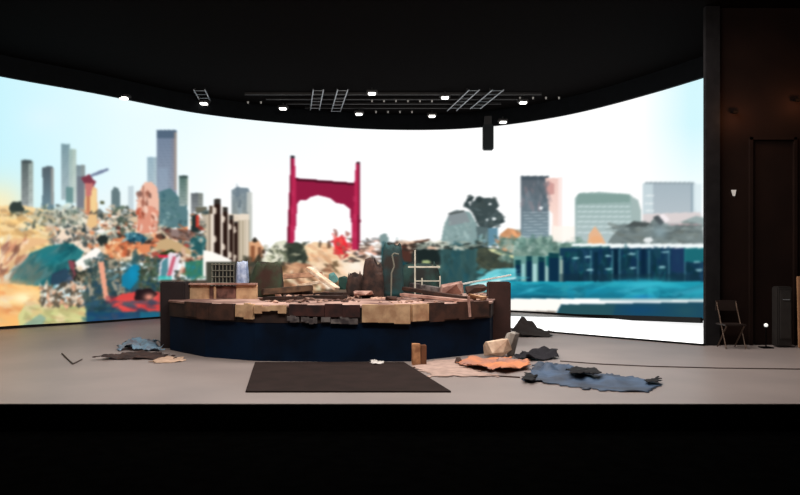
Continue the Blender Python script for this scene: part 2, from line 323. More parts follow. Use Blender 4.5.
# burnt columns, grey tower, small ruin
poly([(232, 190), (237, 187), (248, 188), (251, 194), (252, 264), (232, 264)], (132, 148, 158), 1, (186, 180, 160)); rect(247, 192, 252, 262, (210, 212, 206), .8); facets(233, 190, 248, 240, [(112, 128, 140), (160, 172, 176)], 26, 1, 4, .5, 3, 1.5)
rect(206, 214, 214, 262, (206, 192, 172)); rect(209, 206, 213, 262, (96, 80, 66)); rect(210, 214, 249, 264, (234, 222, 206))
for x0, x1, y0 in ((214.5, 220.5, 199), (223, 227.5, 207), (229.6, 233, 215), (234, 238, 218)):
    rect(x0, y0, x1, 264, (52, 34, 28)); rect(x0, y0, x1, y0 + 5, (66, 62, 58))
    for y in (y0 + 12, y0 + 40): blob(x0 + .6, y, 1.6, 3.4, (240, 226, 210), .9)
rect(212.6, 205, 214.4, 264, (240, 230, 220)); rect(221, 206, 223, 264, (244, 234, 224)); rect(228, 214, 229.4, 264, (236, 226, 214))
for x in (239, 242, 245, 248): rect(x, 220, x + 1.2, 264, (150, 138, 112), .8)
blob(236, 219, 2.6, 3, (228, 214, 196)); poly([(249, 264), (249, 242), (258, 240), (265, 250), (266, 264)], (226, 176, 138)); poly([(252, 240), (255, 237), (258, 241), (254, 243)], (60, 54, 46)); rect(251, 246, 255, 264, (120, 70, 44), .7); rect(258, 247, 261, 264, (96, 60, 44), .7); rect(262, 250, 265, 262, (60, 46, 40), .8)
poly([(203, 276), (203, 250), (214, 252), (232, 260), (232, 276)], (254, 250, 244))
rect(206, 262, 290, 318, (82, 82, 72)); facets(246, 258, 290, 300, [(66, 66, 54), (96, 92, 76), (50, 58, 50), (120, 96, 80)], 70, 2, 6, .6)
# middle ground
poly([(264, 262), (268, 250), (276, 242), (286, 240), (290, 262)], (226, 226, 206)); facets(264, 246, 290, 264, [(120, 126, 104), (240, 236, 220), (92, 98, 84), (200, 200, 176)], 60, 1, 3, .8)
rect(285, 262, 520, 318, (120, 104, 92)); 
poly([(286, 262), (287, 244), (296, 242), (308, 246), (316, 254), (316, 264)], (70, 78, 68)); facets(286, 243, 314, 264, [(56, 64, 56), (96, 100, 84), (200, 196, 170)], 34, 1, 3.6, .7)
poly([(304, 246), (314, 242), (326, 243), (336, 248), (352, 254), (374, 262), (372, 284), (330, 288), (312, 270)], (244, 214, 178)); facets(308, 246, 374, 286, [(252, 226, 192), (224, 176, 138), (255, 240, 222), (206, 160, 124), (246, 200, 170)], 120, 1.5, 5, .6, 3, .5)
glow(356, 266, 14, 9, (255, 246, 234), .9); glow(368, 274, 8, 6, (255, 250, 246), .8); blob(329, 245, 2.2, 4, (110, 84, 66), .8); blob(320, 244, 1.4, 4, (90, 74, 60), .7)
poly([(280, 268), (296, 262), (312, 266), (330, 276), (324, 292), (290, 296), (278, 288)], (206, 162, 130)); facets(278, 264, 336, 296, [(226, 184, 148), (170, 124, 98), (250, 226, 198), (104, 84, 60), (120, 92, 72)], 90, 1.5, 5.5, .7, 3, .45); poly([(308, 268), (314, 266), (334, 286), (328, 290)], (253, 236, 214))
facets(350, 238, 388, 262, [(120, 96, 84), (80, 70, 64), (236, 220, 206), (240, 186, 166)], 70, 1, 4, .75, 3, .1)
# bridge
rd, dk = (194, 52, 96), (128, 32, 62)
poly([(295, 178), (355, 183), (356, 206), (354, 224), (351, 222), (350, 209), (344, 204), (336, 203), (330, 198), (318, 195), (310, 197), (306, 200), (300, 200), (297, 204), (296, 226), (294, 226)], (158, 38, 78)); poly([(295, 178), (355, 183), (355, 185.4), (295, 180.6)], (96, 24, 48))
poly([(291, 157), (294.4, 157), (296.5, 190), (295.5, 222), (294, 243), (287, 243), (288, 222), (289.5, 190)], rd); poly([(291, 157), (292, 157), (291.2, 200), (289.4, 243), (287, 243), (288.2, 220), (289.6, 190)], dk); rect(290.7, 155.5, 294.6, 158, (60, 60, 66))
poly([(356, 163), (359.6, 163), (360, 190), (360, 222), (359, 250), (351.5, 250), (352, 226), (354, 205), (354.5, 184)], rd); poly([(358.6, 163), (359.8, 163), (360.3, 222), (359.2, 250), (357.4, 250)], dk); rect(356.3, 161.6, 359.8, 164, (90, 50, 64))
for y in (196, 214, 232): rect(352.5, y, 357, y + 6, (206, 70, 112), .5); rect(291, y - 6, 294, y, (210, 74, 116), .5)
blob(341, 246, 6.5, 9, (238, 70, 78), 1, .25); facets(332, 232, 350, 258, [(240, 60, 70), (226, 96, 90), (190, 50, 60), (160, 100, 90)], 26, 1, 3.4, .75)
# centre right
rect(362, 240, 374, 242, (176, 180, 182), .7); rect(372, 238, 388, 240.4, (170, 180, 184), .8); blob(384, 240, 4.6, 6.4, (140, 162, 162))
poly([(381, 250), (388, 242), (398, 243), (408, 246), (440, 244), (440, 290), (381, 292)], (56, 62, 60)); poly([(381, 248), (392, 246), (406, 252), (406, 290), (382, 290)], (40, 86, 94)); facets(382, 246, 408, 290, [(30, 74, 82), (50, 96, 96), (44, 70, 74)], 40, 2, 6, .5, 3, 1.5)
poly([(400, 243), (420, 240), (430, 239), (424, 244), (440, 247), (438, 250), (404, 247)], (222, 190, 168)); poly([(394, 243), (404, 242), (412, 250), (412, 262), (404, 262)], (92, 62, 54)); facets(396, 240, 442, 252, [(90, 66, 56), (230, 206, 184), (60, 56, 52)], 36, 1, 3.4, .75, 3, -.1)
poly([(416, 248), (440, 250), (440, 262), (418, 262)], (40, 52, 52)); blob(426, 262, 5, 1.8, (176, 190, 140)); rect(408, 265.5, 440, 268.5, (234, 232, 196)); rect(418, 270, 440, 275, (70, 130, 120), .8); rect(415, 276, 440, 290, (40, 72, 74))
poly([(449, 214), (444, 226), (440, 247), (482, 248), (478, 226), (470, 212), (458, 210), (453, 211)], (146, 170, 170)); poly([(448, 214), (456, 210), (466, 212), (470, 222), (448, 226)], (150, 156, 160), .8); poly([(448, 213), (464, 210), (464, 212), (450, 215)], (104, 112, 112)); facets(444, 222, 474, 246, [(174, 194, 192), (128, 150, 150), (156, 178, 178)], 50, 1, 3.2, .5)
TR = [(464, 205), (467, 199), (473, 196), (474, 198), (468, 203), (470, 206), (474, 201), (479, 196), (484, 198), (490, 198), (496, 199), (499, 206), (496, 209), (502, 214), (505, 222), (500, 224), (494, 226), (486, 232), (480, 228), (476, 220), (472, 212)]
poly(TR, (76, 90, 92)); facets(466, 198, 504, 228, [(64, 78, 80), (92, 106, 108), (84, 96, 96)], 60, 1.5, 4, .7, 2, None, TR); blob(490, 204, 1.4, 1.4, (236, 240, 240)); blob(494, 219, 2.4, 1.6, (232, 238, 238)); blob(487, 220, 1.3, 1.6, (214, 222, 222)); poly([(476, 226), (490, 228), (494, 232), (488, 246), (478, 246)], (104, 122, 124))
rect(488, 228, 498, 246, (112, 152, 170)); facets(476, 234, 500, 248, [(150, 180, 180), (92, 116, 110), (120, 160, 180)], 24, 1, 3, .7)
poly([(440, 244), (480, 246), (512, 252), (516, 270), (500, 290), (440, 290)], (64, 98, 100)); facets(440, 248, 480, 288, [(50, 96, 106), (74, 108, 108), (56, 84, 84)], 60, 2, 7, .45, 3, 1.4); poly([(478, 247), (492, 250), (516, 262), (516, 266), (484, 270), (476, 262)], (76, 84, 74)); facets(478, 248, 516, 270, [(66, 72, 62), (92, 98, 82), (56, 76, 74)], 40, 2, 5, .5); glow(440, 245, 10, 2.2, (220, 220, 204), .7); facets(416, 242, 482, 249, [(50, 60, 58), (150, 160, 150), (220, 220, 206)], 60, 1, 3, .75, 3, .1)
poly([(498, 246), (500, 234), (508, 228), (518, 230), (526, 240), (526, 256), (508, 250)], (212, 162, 124)); facets(498, 230, 526, 254, [(226, 170, 126), (150, 140, 124), (196, 140, 104), (170, 176, 164)], 40, 1, 3.6, .7); poly([(488, 249), (494, 249), (508, 254), (524, 259), (524, 261), (506, 257), (492, 252)], (226, 226, 180))
# right skyline
rect(521, 176, 549, 246, (104, 112, 120), 1, (136, 160, 170)); rect(521, 176, 549, 180, (84, 98, 108), .7); poly([(545, 178), (562, 178), (561, 246), (551, 246), (553, 214), (549, 210)], (240, 206, 198), 1, (255, 236, 226)); rect(558, 177, 562, 246, (252, 236, 232), .9)
poly([(543, 184), (549, 181), (554, 184), (554, 194), (548, 195)], (200, 150, 146), .7); facets(522, 182, 549, 212, [(96, 110, 120), (126, 138, 146), (150, 140, 146)], 50, 1, 4, .5, 3, 1.5)
for y in range(212, 242, 3): rect(523, y, 550, y + 1, (206, 220, 226), .55)
blob(541, 208, 1.8, 1.8, (240, 244, 246))
poly([(575, 246), (575, 198), (579, 193), (600, 192), (626, 194), (632, 196), (632, 246)], (160, 184, 180), 1, (190, 204, 206)); poly([(578, 194), (630, 194), (630, 202), (576, 204)], (136, 164, 158), .7); poly([(631, 196), (638, 200), (641, 210), (641, 226), (632, 232)], (174, 192, 190), 1)
for y in (206, 211, 216, 221, 226, 232): rect(577, y, 631, y + 1.2, (226, 238, 240), .65)
poly([(643, 184), (648, 182), (695, 183), (696, 222), (643, 222)], (176, 190, 198), 1, (192, 202, 208)); rect(643, 183, 653, 214, (214, 228, 232), .7); rect(691, 183, 693, 220, (140, 160, 172), .8); rect(693, 184, 702, 222, (220, 234, 238), .8); rect(645, 182, 694, 184, (150, 164, 170), .7)
for y in (195, 203, 210): rect(645, y, 654, y + 1.2, (246, 250, 250), .8)
poly([(643, 214), (700, 212), (704, 226), (660, 228), (643, 226)], (222, 214, 214)); poly([(680, 222), (696, 216), (706, 218), (706, 228)], (158, 176, 176), .9); poly([(656, 216), (664, 214), (670, 220), (664, 224)], (246, 238, 240))
poly([(606, 246), (612, 236), (622, 228), (634, 222), (650, 223), (656, 216), (662, 222), (668, 224), (702, 225), (706, 246)], (132, 144, 144)); facets(610, 224, 702, 245, [(112, 124, 124), (150, 162, 162), (126, 134, 130), (104, 116, 118)], 90, 1.5, 5, .5, 3, .1); poly([(626, 226), (634, 221), (650, 223), (646, 227)], (90, 98, 98)); poly([(653, 217), (658, 215), (664, 222), (660, 226)], (92, 100, 104)); glow(660, 232, 8, 7, (150, 170, 176), .8); blob(648, 240, 4.4, 3, (232, 236, 236)); rect(668, 224, 702, 225.2, (216, 180, 186), .6)
poly([(587, 246), (589, 234), (595, 226), (602, 236), (607, 246)], (232, 190, 156)); blob(596, 240, 6, 4, (236, 184, 140), .8)
rect(514, 243, 580, 258, (120, 152, 142)); rect(516, 238, 552, 262, (128, 156, 148)); facets(500, 238, 582, 262, [(104, 140, 130), (140, 166, 154), (92, 124, 116), (180, 200, 190)], 120, 1.5, 5, .55); rect(553, 180, 574, 242, (255, 252, 252)) if False else None
rect(553, 226, 575, 241.5, (255, 248, 240), .8)
rect(572, 243.6, 706, 247, (244, 250, 250)); rect(572, 246.4, 610, 249.5, (84, 130, 130))
# containers / blue wall on the right
rect(560, 248, 706, 284, (32, 74, 98), 1, (26, 62, 84)); rect(514, 256, 562, 284, (120, 164, 158))
for a, b, t in ((515, 520.5, 260), (526, 532, 256), (538, 545, 257), (549, 559, 253), (565, 569, 252)):
    rect(a, t, b, 283, (20, 58, 84)); rect(a, t, b, t + 5, (28, 84, 88), .8)
rect(546, 256, 549, 268, (40, 120, 120)); rect(532.5, 264, 537, 284, (196, 230, 230), .8); rect(521.4, 264, 525, 280, (176, 220, 222), .8); rect(545.6, 266, 548, 284, (186, 214, 214), .8); rect(559.6, 260, 563, 284, (176, 190, 180), .8)
facets(566, 250, 704, 282, [(24, 56, 90), (40, 96, 106), (22, 64, 76), (46, 84, 112), (34, 110, 116)], 100, 2, 6, .55, 2.4, 1.55)
for x in (590, 612, 619, 637, 648, 668, 684): rect(x, 250, x + 1.6, 282, (86, 140, 154), .75)
rect(594, 252, 598, 284, (18, 50, 70), .8); rect(613, 249, 618, 284, (12, 40, 62), .8); rect(641, 248, 646, 284, (16, 46, 72), .8); rect(671, 248, 684, 272, (40, 66, 104), .8); rect(684, 248, 706, 262, (40, 130, 136), .8)
for x, y in ((576, 258), (588, 257), (608, 256), (632, 254), (665, 252), (590, 270), (609, 269), (633, 268), (662, 267), (697, 262), (699, 270)): blob(x, y, 3.6, 1.1, (170, 214, 220), .85)
rect(560, 274, 700, 282, (30, 60, 74), .5)
poly([(466, 292), (488, 272), (496, 269), (516, 268), (516, 292)], (130, 210, 218)); facets(478, 269, 516, 284, [(170, 240, 242), (90, 180, 190), (120, 200, 206)], 30, 2, 6, .5, 3.4, -.1); poly([(470, 285), (516, 277), (516, 279.5), (470, 288)], (238, 252, 252), .9); poly([(500, 281), (516, 279), (516, 284), (500, 286)], (40, 130, 150))
rect(505, 281.5, 706, 300, (42, 166, 186), 1, (34, 120, 142)); facets(508, 283, 704, 298, [(60, 180, 196), (30, 140, 166), (70, 170, 190), (36, 128, 150)], 70, 3, 9, .45, 3.6, .02); glow(645, 284, 26, 5, (70, 196, 214), .8); glow(540, 297, 30, 2, (30, 90, 110), .8); glow(643, 297, 10, 2.4, (50, 150, 200), .7)
rect(508, 298.6, 706, 302.6, (252, 252, 250)); rect(600, 298.5, 706, 300.6, (90, 150, 160), .5); rect(508, 300, 562, 316, (255, 252, 246)); poly([(554, 318), (561, 304.5), (706, 302), (706, 322), (554, 320)], (40, 88, 108)); poly([(556, 318), (562, 305), (616, 304), (612, 318)], (52, 96, 104)); glow(640, 310, 22, 6, (28, 84, 124), .7); glow(686, 311, 10, 6, (48, 96, 108), .7); rect(508, 311, 556, 320, (110, 100, 92), .8)
# softness of the projected picture
for _ in range(3):
    I2 = IMG.copy(); I2[1:-1] = .5 * IMG[1:-1] + .25 * (IMG[2:] + IMG[:-2]); I3 = I2.copy(); I3[:, 1:-1] = .5 * I2[:, 1:-1] + .25 * (I2[:, 2:] + I2[:, :-2]); IMG = I3
IMG = 255 * (np.clip(IMG, 0, 255) / 255) ** 1.17

# mesh of the panel face
nv = NX * NY
co = np.zeros((NX, NY, 3)); co[..., 0] = XX[:, None]; co[..., 1] = DD[:, None]; co[..., 2] = ZZ
ROOT = thing('led_screen', 'huge curved screen showing a ruined city skyline with a red bridge', 'screen', (float(wall_pt(380)[0]), float(wall_pt(380)[1]), 0))
co = co.reshape(-1, 3) - np.array(ROOT.location)
idx = np.arange(nv).reshape(NX, NY)
quads = np.stack([idx[:-1, :-1], idx[1:, :-1], idx[1:, 1:], idx[:-1, 1:]], -1).reshape(-1, 4)
me = bpy.data.meshes.new('display_panel'); me.vertices.add(nv); me.vertices.foreach_set('co', co.ravel())
nq = len(quads); me.loops.add(nq * 4); me.loops.foreach_set('vertex_index', quads.ravel().astype(np.int32)); me.polygons.add(nq)
me.polygons.foreach_set('loop_start', np.arange(nq, dtype=np.int32) * 4); me.polygons.foreach_set('loop_total', np.full(nq, 4, np.int32))
me.update()
s = IMG / 255.0; L = np.where(s <= .04045, s / 12.92, ((s + .055) / 1.055) ** 2.4)
ca = me.color_attributes.new('picture', 'FLOAT_COLOR', 'POINT'); rgba = np.ones((nv, 4), np.float32); rgba[:, :3] = L.reshape(-1, 3); ca.data.foreach_set('color', rgba.ravel())
m = bpy.data.materials.new('screen_picture'); m.use_nodes = True; nt = m.node_tree; nt.nodes.remove(nt.nodes['Principled BSDF'])
at = nt.nodes.new('ShaderNodeAttribute'); at.attribute_name = 'picture'; em = nt.nodes.new('ShaderNodeEmission'); em.inputs['Strength'].default_value = 1.04
nt.links.new(at.outputs['Color'], em.inputs['Color']); nt.links.new(em.outputs['Emission'], nt.nodes['Material Output'].inputs['Surface'])
m.cycles.emission_sampling = 'NONE'
me.materials.append(m); scr = bpy.data.objects.new('display_panel', me); C.objects.link(scr); scr.parent = ROOT
scr['label'] = 'bright picture of ruins, towers and sky'
zb = lambda ax: float(max(EYE - (interp(BOT, ax) - HY) * (D0 / interp(TAB, ax)) / F, 0.03))
bm = bmesh.new(); ring(bm, -42, 706, -0.22, -0.03, lambda a: zb(a) - .02, TOP - .03)
part('back_frame', bm, m_black, ROOT)
bm = bmesh.new(); ring(bm, -42, 706, -0.03, 0.05, lambda a: max(zb(a) - .11, 0.002), lambda a: zb(a) + .025)
part('bottom_rail', bm, mat('rail_black', (10, 10, 10), .6, bump=0, spec=.2), ROOT, 'black rail under the picture')

# white floor strip on the right, whitened by emission, and its edge line
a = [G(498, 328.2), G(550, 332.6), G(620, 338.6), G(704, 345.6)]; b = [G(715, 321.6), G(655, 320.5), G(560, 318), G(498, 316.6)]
root = thing('white_floor_strip', 'glowing white floor strip in front of the screen on the right', 'floor panel', (a[1] + b[2]) / 2)
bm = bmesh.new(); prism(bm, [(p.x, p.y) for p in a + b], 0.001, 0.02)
part('strip_panel', bm, mat('strip_white', (250, 250, 250), .5, 0, emit=1.0, bump=0), root)
bm = bmesh.new()
for p, q in zip(a, a[1:]): beam(bm, (p.x, p.y - .03, .016), (q.x, q.y - .03, .016), .10, .028)
part('edge_strip', bm, m_black, root, 'black edging')

# ------------------------------------------------------------------ ceiling rig
m_rig = mat('rig_metal', (176, 182, 188), .35, metal=.6, bump=0); m_rig2 = mat('rig_dark', (44, 42, 42), .6, bump=0)
VD = Vector((-0.16, 1, 0)).normalized(); zr = 6.40; dr = (zr - EYE) * F / 170
for i, (x0, x1, y1, lb) in enumerate(((195, 206, 21.1, 'metal ladder truss under the ceiling nearest the left end of the screen'), (313, 323, 22.1, 'metal ladder truss under the ceiling, above the left tower of the red bridge'),
        (337, 347, 22.3, 'metal ladder truss under the ceiling, above the right tower of the red bridge'), (467, 477, 22.2, 'metal ladder truss under the ceiling just left of the hanging loudspeaker'), (490, 501, 21.9, 'metal ladder truss under the ceiling just right of the hanging loudspeaker'))):
    A = Vector(((x0 - CX) * dr / F, dr, zr)); B = Vector(((x1 - CX) * dr / F, dr, zr))
    r = thing('ladder_truss', lb, 'truss', A, 'ladder trusses under the ceiling')
    t1 = (y1 - dr) / VD.y
    for p in (A, B):
        bm = bmesh.new(); tube(bm, p - VD * .25, p + VD * t1, .018); part('rail', bm, m_rig, r)
    k = -.15
    while k < t1:
        bm = bmesh.new(); tube(bm, A + VD * k, B + VD * k, .010, 6); part('rung', bm, m_rig, r); k += .45
    for k in (0, .9):
        M = A + VD * k; bm = bmesh.new(); tube(bm, M, M + Vector((0, 0, .11)), .02); part('hanger', bm, m_rig2, r)
m_lens = mat('lamp_lens', (255, 252, 246), .4, 0, emit=3.0, bump=0)
lamp0 = None
for px, py, d, lb in ((124, 98.5, 18.9, 'small lit white lamp under the ceiling edge, farthest left of all'), (204, 104, 20.7, 'small lit white lamp at the far end of the leftmost ladder truss'),
        (283, 109, 21.4, 'small lit white lamp above and left of the red bridge'), (372, 94, 19.5, 'small lit white lamp high above the right tower of the bridge'),
        (359, 114.5, 22.1, 'small lit white lamp just over the header above the right bridge tower'), (432, 116.5, 22.4, 'small lit white lamp just over the header, midway between bridge and hanging loudspeaker'),
        (445, 98, 20.0, 'small lit white lamp left of the two diagonal trusses'), (523, 103, 20.6, 'small lit white lamp farthest right under the ceiling'),
        (503, 122.5, 22.2, 'small lit white lamp low on the header right of the hanging loudspeaker')):
    p = P(px, py, d)
    if lamp0 is None:
        r = thing('ceiling_lamp', lb, 'lamp', p, 'lit lamps under the ceiling')
        bm = bmesh.new(); box(bm, p + Vector((0, .05, .07)), (.3, .22, .08), None, .015); part('housing', bm, m_rig2, r)
        bm = bmesh.new(); box(bm, p + Vector((0, -.02, 0)), (.20, .16, .05), None, .01); part('lens', bm, m_lens, r, 'glowing white lens')
        bm = bmesh.new(); tube(bm, p + Vector((0, .05, .1)), p + Vector((0, .05, .2)), .02); part('yoke', bm, m_rig2, r); lamp0 = r
    else:
        r = copy_tree(lamp0); r.location = p; r['label'] = lb
m_stud = mat('stud_lens', (150, 146, 140), .4, 0, emit=.35, bump=0)
st0 = None
for y, xs in ((101, range(372, 440, 12)), (112, range(376, 424, 12)), (102.5, range(222, 268, 13)), (108, range(226, 276, 16)), (98, range(520, 600, 13))):
    for x in xs:
        d = (6.44 - EYE) * F / (HY - y)
        if d > float(D0 / interp(TAB, float(x))) - .3: continue
        p = P(x, y, d)
        if st0 is None:
            bm = bmesh.new(); q = bmesh.ops.create_cone(bm, cap_ends=True, segments=10, radius1=.022, radius2=.03, depth=.06)
            st0 = link('ceiling_spot', bm, m_stud); st0.location = p; tag(st0, 'tiny dim round spot in a row on the black ceiling', 'spotlight', 'rows of tiny ceiling spots')
        else:
            c = st0.copy(); C.objects.link(c); c.location = p
# crossing dark battens on the ceiling
for k, y in enumerate((20.3, 20.9, 21.5, 22.1)):
    bm = bmesh.new(); box(bm, (-.2, y, 6.48), (8.6 - k * 1.0, .06, .07)); 
    single('ceiling_batten', ['dark crossbar on the ceiling nearest the viewer', 'dark crossbar on the ceiling, second from the viewer', 'dark crossbar on the ceiling, third from the viewer', 'dark crossbar on the ceiling nearest the screen'][k], 'crossbar', bm, m_rig2, 'dark crossbars on the ceiling')
p = P(488, 124, 22.3)
r = thing('hanging_loudspeaker', 'dark narrow loudspeaker hanging from the header in front of the screen', 'loudspeaker', p)
bm = bmesh.new(); box(bm, P(488, 137.5, 22.3), (.33, .28, .80), None, .03); part('cabinet', bm, mat('speaker_grey', (46, 52, 54), .7, spec=.2), r)
bm = bmesh.new(); box(bm, P(488, 137.5, 22.15), (.25, .03, .66), None, .008); part('grille', bm, mat('speaker_grille', (34, 38, 40), .9, scale=60), r)
bm = bmesh.new(); box(bm, P(488, 121, 22.3), (.22, .12, .3)); part('bracket', bm, m_rig2, r)

# ------------------------------------------------------------------ right side of the hall
r = thing('folding_chair', 'dark folding chair standing by the dark wall beside the screen end', 'chair', G(731, 348))
b0 = G(731, 348); m_ch = mat('chair_dark', (40, 28, 24), .5, bump=0)
bm = bmesh.new(); box(bm, b0 + Vector((0, 0, .44)), (.40, .40, .03), None, .01); part('seat', bm, m_ch, r)
bm = bmesh.new(); box(bm, b0 + Vector((0, .2, .78)), (.40, .03, .2), None, .01); part('backrest', bm, m_ch, r)
for sx in (-.18, .18):
    bm = bmesh.new(); tube(bm, b0 + Vector((sx, -.2, 0)), b0 + Vector((sx, .2, .86)), .013); part('leg', bm, mat('chair_steel', (90, 72, 60), .35, metal=.5, bump=0), r)
    bm = bmesh.new(); tube(bm, b0 + Vector((sx * .9, .2, 0)), b0 + Vector((sx * .9, -.18, .43)), .013); part('leg', bm, MATS['chair_steel'], r)
b0 = G(782, 347); r = thing('equipment_case', 'tall dark equipment case against the wall left of the tan board', 'case', b0); m_cs = mat('case_grey', (42, 38, 36), .6)
bm = bmesh.new(); box(bm, b0 + Vector((0, 0, .58)), (.28, .22, 1.12), None, .02); part('body', bm, m_cs, r)
bm = bmesh.new(); box(bm, b0 + Vector((0, -.12, .62)), (.2, .02, .9), None, .006); lid = part('lid', bm, mat('case_lid', (56, 52, 50), .5), r)
bm = bmesh.new(); path(bm, [b0 + Vector(v) for v in ((-.05, -.13, .9), (-.05, -.17, .9), (.05, -.17, .9), (.05, -.13, .9))], .008); part('handle', bm, m_rig, lid)
bm = bmesh.new(); c = G(801.5, 348); box(bm, c + Vector((.06, 0, .67)), (.26, .05, 1.33), Matrix.Rotation(-.04, 3, 'X'), .008)
single('wooden_board', 'tan wooden board leaning at the right edge of the view', 'board', bm, mat('tan_wood', (176, 132, 96), .6, scale=3))
r = thing('light_stand', 'low black stand with a tiny white light by the dark wall', 'lamp', G(766, 348)); b0 = G(766, 348)
bm = bmesh.new(); tube(bm, b0, b0 + Vector((0, 0, .40)), .012); part('pole', bm, m_black, r)
bm = bmesh.new(); box(bm, b0 + Vector((0, 0, .012)), (.2, .2, .022), None, .005); part('base', bm, m_black, r)
bm = bmesh.new(); bmesh.ops.create_icosphere(bm, subdivisions=2, radius=.036); bmesh.ops.translate(bm, vec=b0 + Vector((0, 0, .425)), verts=bm.verts); part('bulb', bm, mat('bulb_white', (235, 235, 230), .4, 0, emit=.9, bump=0), r)
bm = bmesh.new(); q = P(734, 193, 13.47); vs = []
for y in (0, .03):
    for dx, dz in ((-.045, .06), (.045, .06), (.02, -.06), (-.01, -.055)): vs.append(bm.verts.new(q + Vector((dx, y, dz))))
bm.faces.new(vs[:4]); bm.faces.new(vs[4:][::-1])
for i in range(4): bm.faces.new((vs[i], vs[4 + i], vs[4 + (i + 1) % 4], vs[(i + 1) % 4]))
single('indicator_light', 'small pale wedge-shaped light high on the dark wall', 'light', bm, mat('indicator', (190, 184, 178), .5, 0, emit=.5, bump=0))
for px, py, e, lb in ((735, 112, 1.6, 'dim amber sconce high on the dark wall next to the screen'), (797, 100, 1.3, 'dim amber sconce high on the dark wall at the right edge')):
    q = P(px, py, 13.4); r = thing('wall_sconce', lb, 'lamp', q, 'amber sconces on the dark wall')
    bm = bmesh.new(); box(bm, q, (.12, .09, .05), None, .01); part('bracket', bm, m_black, r)
    l = bpy.data.lights.new('sconce_bulb', 'POINT'); l.energy = e * 5; l.color = (1, .45, .2); l.shadow_soft_size = .05
    o = bpy.data.objects.new('sconce_bulb', l); C.objects.link(o); o.parent = r; o.location = (0, -.25, -.12)

# ------------------------------------------------------------------ the ruined platform in the middle
FP = [G(170, 350), G(205, 357), G(255, 361), G(330, 362), G(410, 361.5), G(490, 353)]      # front foot line
BK = [Vector((2.2, 15.6, 0)), Vector((-4.9, 15.6, 0))]
outline = [(p.x, p.y) for p in FP] + [(p.x, p.y) for p in BK]
Z1, Z2 = 0.62, 0.90
PL = thing('ruined_platform', 'long ruined platform with navy front and broken cream and brown top', 'platform', (-1.1, 13.3, 0))
def shrink(pts, k): 
    c = Vector((sum(p[0] for p in pts) / len(pts), sum(p[1] for p in pts) / len(pts))); return [tuple(c + (Vector(p) - c) * k) for p in pts]
bm = bmesh.new(); prism(bm, outline, 0.002, Z1); part('base_skirt', bm, mat('navy_cloth', (7, 27, 50), .8, scale=1.6, bump=.3, rgb2=(6, 17, 32), spec=.1), PL, 'dark navy skirt')
bm = bmesh.new(); prism(bm, shrink(outline, 1.005), Z1, Z2 - .03); part('rim', bm, mat('charred_rim', (56, 38, 32), .8, scale=3, rgb2=(30, 22, 22), bump=.5), PL, 'charred brown rim')
bm = bmesh.new(); prism(bm, shrink(outline, 1.012), Z2 - .03, Z2); part('deck', bm, mat('dusty_deck', (204, 168, 154), .85, scale=1.4, rgb2=(110, 80, 72), bump=.6), PL, 'dusty pinkish deck')
def on_front(px):            # point of the front line under a given column
    pf = [(170, 0), (205, 1), (255, 2), (330, 3), (410, 4), (490, 5)]
    for (xa, i), (xb, j) in zip(pf, pf[1:]):
        if xa <= px <= xb:
            A, B = FP[i], FP[j]; s = (px - CX) / F      # intersect ray x = s*y with AB
            t = (s * A.y - A.x) / ((B.x - A.x) - s * (B.y - A.y)); return A + (B - A) * t
m_cream = mat('cream_board', (214, 178, 140), .75, scale=5, rgb2=(176, 136, 104), bump=.4); m_brown = mat('brown_board', (74, 48, 38), .8, scale=5, rgb2=(44, 30, 26), bump=.4); m_pink = mat('pink_board', (190, 152, 138), .8, scale=5, rgb2=(146, 108, 98), bump=.4)
m_greyb = mat('grey_board', (120, 112, 110), .8, scale=7, rgb2=(60, 52, 54), bump=.4)
def fascia(x0, x1, za, zb_, m, lb, off=.05, n=4):
    bm = bmesh.new(); rr = random.Random(int(x0)); top = []; pts = [on_front(x0 + (x1 - x0) * i / n) for i in range(n + 1)]
    for i in range(n):
        a, b = pts[i], pts[i + 1]; nrm = Vector(((b - a).y, -(b - a).x, 0)).normalized()
        if nrm.y > 0: nrm = -nrm
        j = rr.uniform(-.03, .02); j2 = rr.uniform(-.02, .02)
        q = [a + nrm * .0, b + nrm * .0, b + nrm * (off + .02), a + nrm * (off + .02)]
        prism(bm, [(v.x, v.y) for v in q], za + j, zb_ + j2)
    part('fascia_board', bm, m, PL, lb)
fascia(255, 287, .80, .90, m_cream, 'narrow cream board under the deck edge'); fascia(238, 255, .70, .92, m_cream, 'upright cream board')
fascia(288, 300, .64, .74, m_greyb, 'grey scrap board'); fascia(302, 318, .63, .72, m_greyb, 'grey scrap board'); fascia(322, 358, .63, .71, m_greyb, 'long grey scrap board')
fascia(362, 426, .63, .92, m_cream, 'wide cream board', .06); fascia(427, 486, .64, .92, m_brown, 'dark brown board'); fascia(290, 360, .74, .93, mat('wine_board', (70, 38, 34), .8, rgb2=(40, 24, 24)), 'dark wine brown board')
fascia(188, 236, .66, .90, m_brown, 'dark brown board on the left')
# corner posts
for px0, px1, lb, cc in ((160, 185, 'thick near-black corner post at the left end', (38, 26, 28)), (489, 511, 'thick dark brown corner post at the right end', (58, 32, 26))):
    bm = bmesh.new(); d = 13.0 if px0 < 300 else 13.3; xa, xb = (px0 - CX) * d / F, (px1 - CX) * d / F
    ht = EYE - (282 - HY) * (d) / F
    box(bm, ((xa + xb) / 2, d + .2, ht / 2), (xb - xa, .4, ht), None, .02)
    part('corner_post', bm, mat('post_%d' % px0, cc, .8, scale=4, bump=.5), PL, lb)
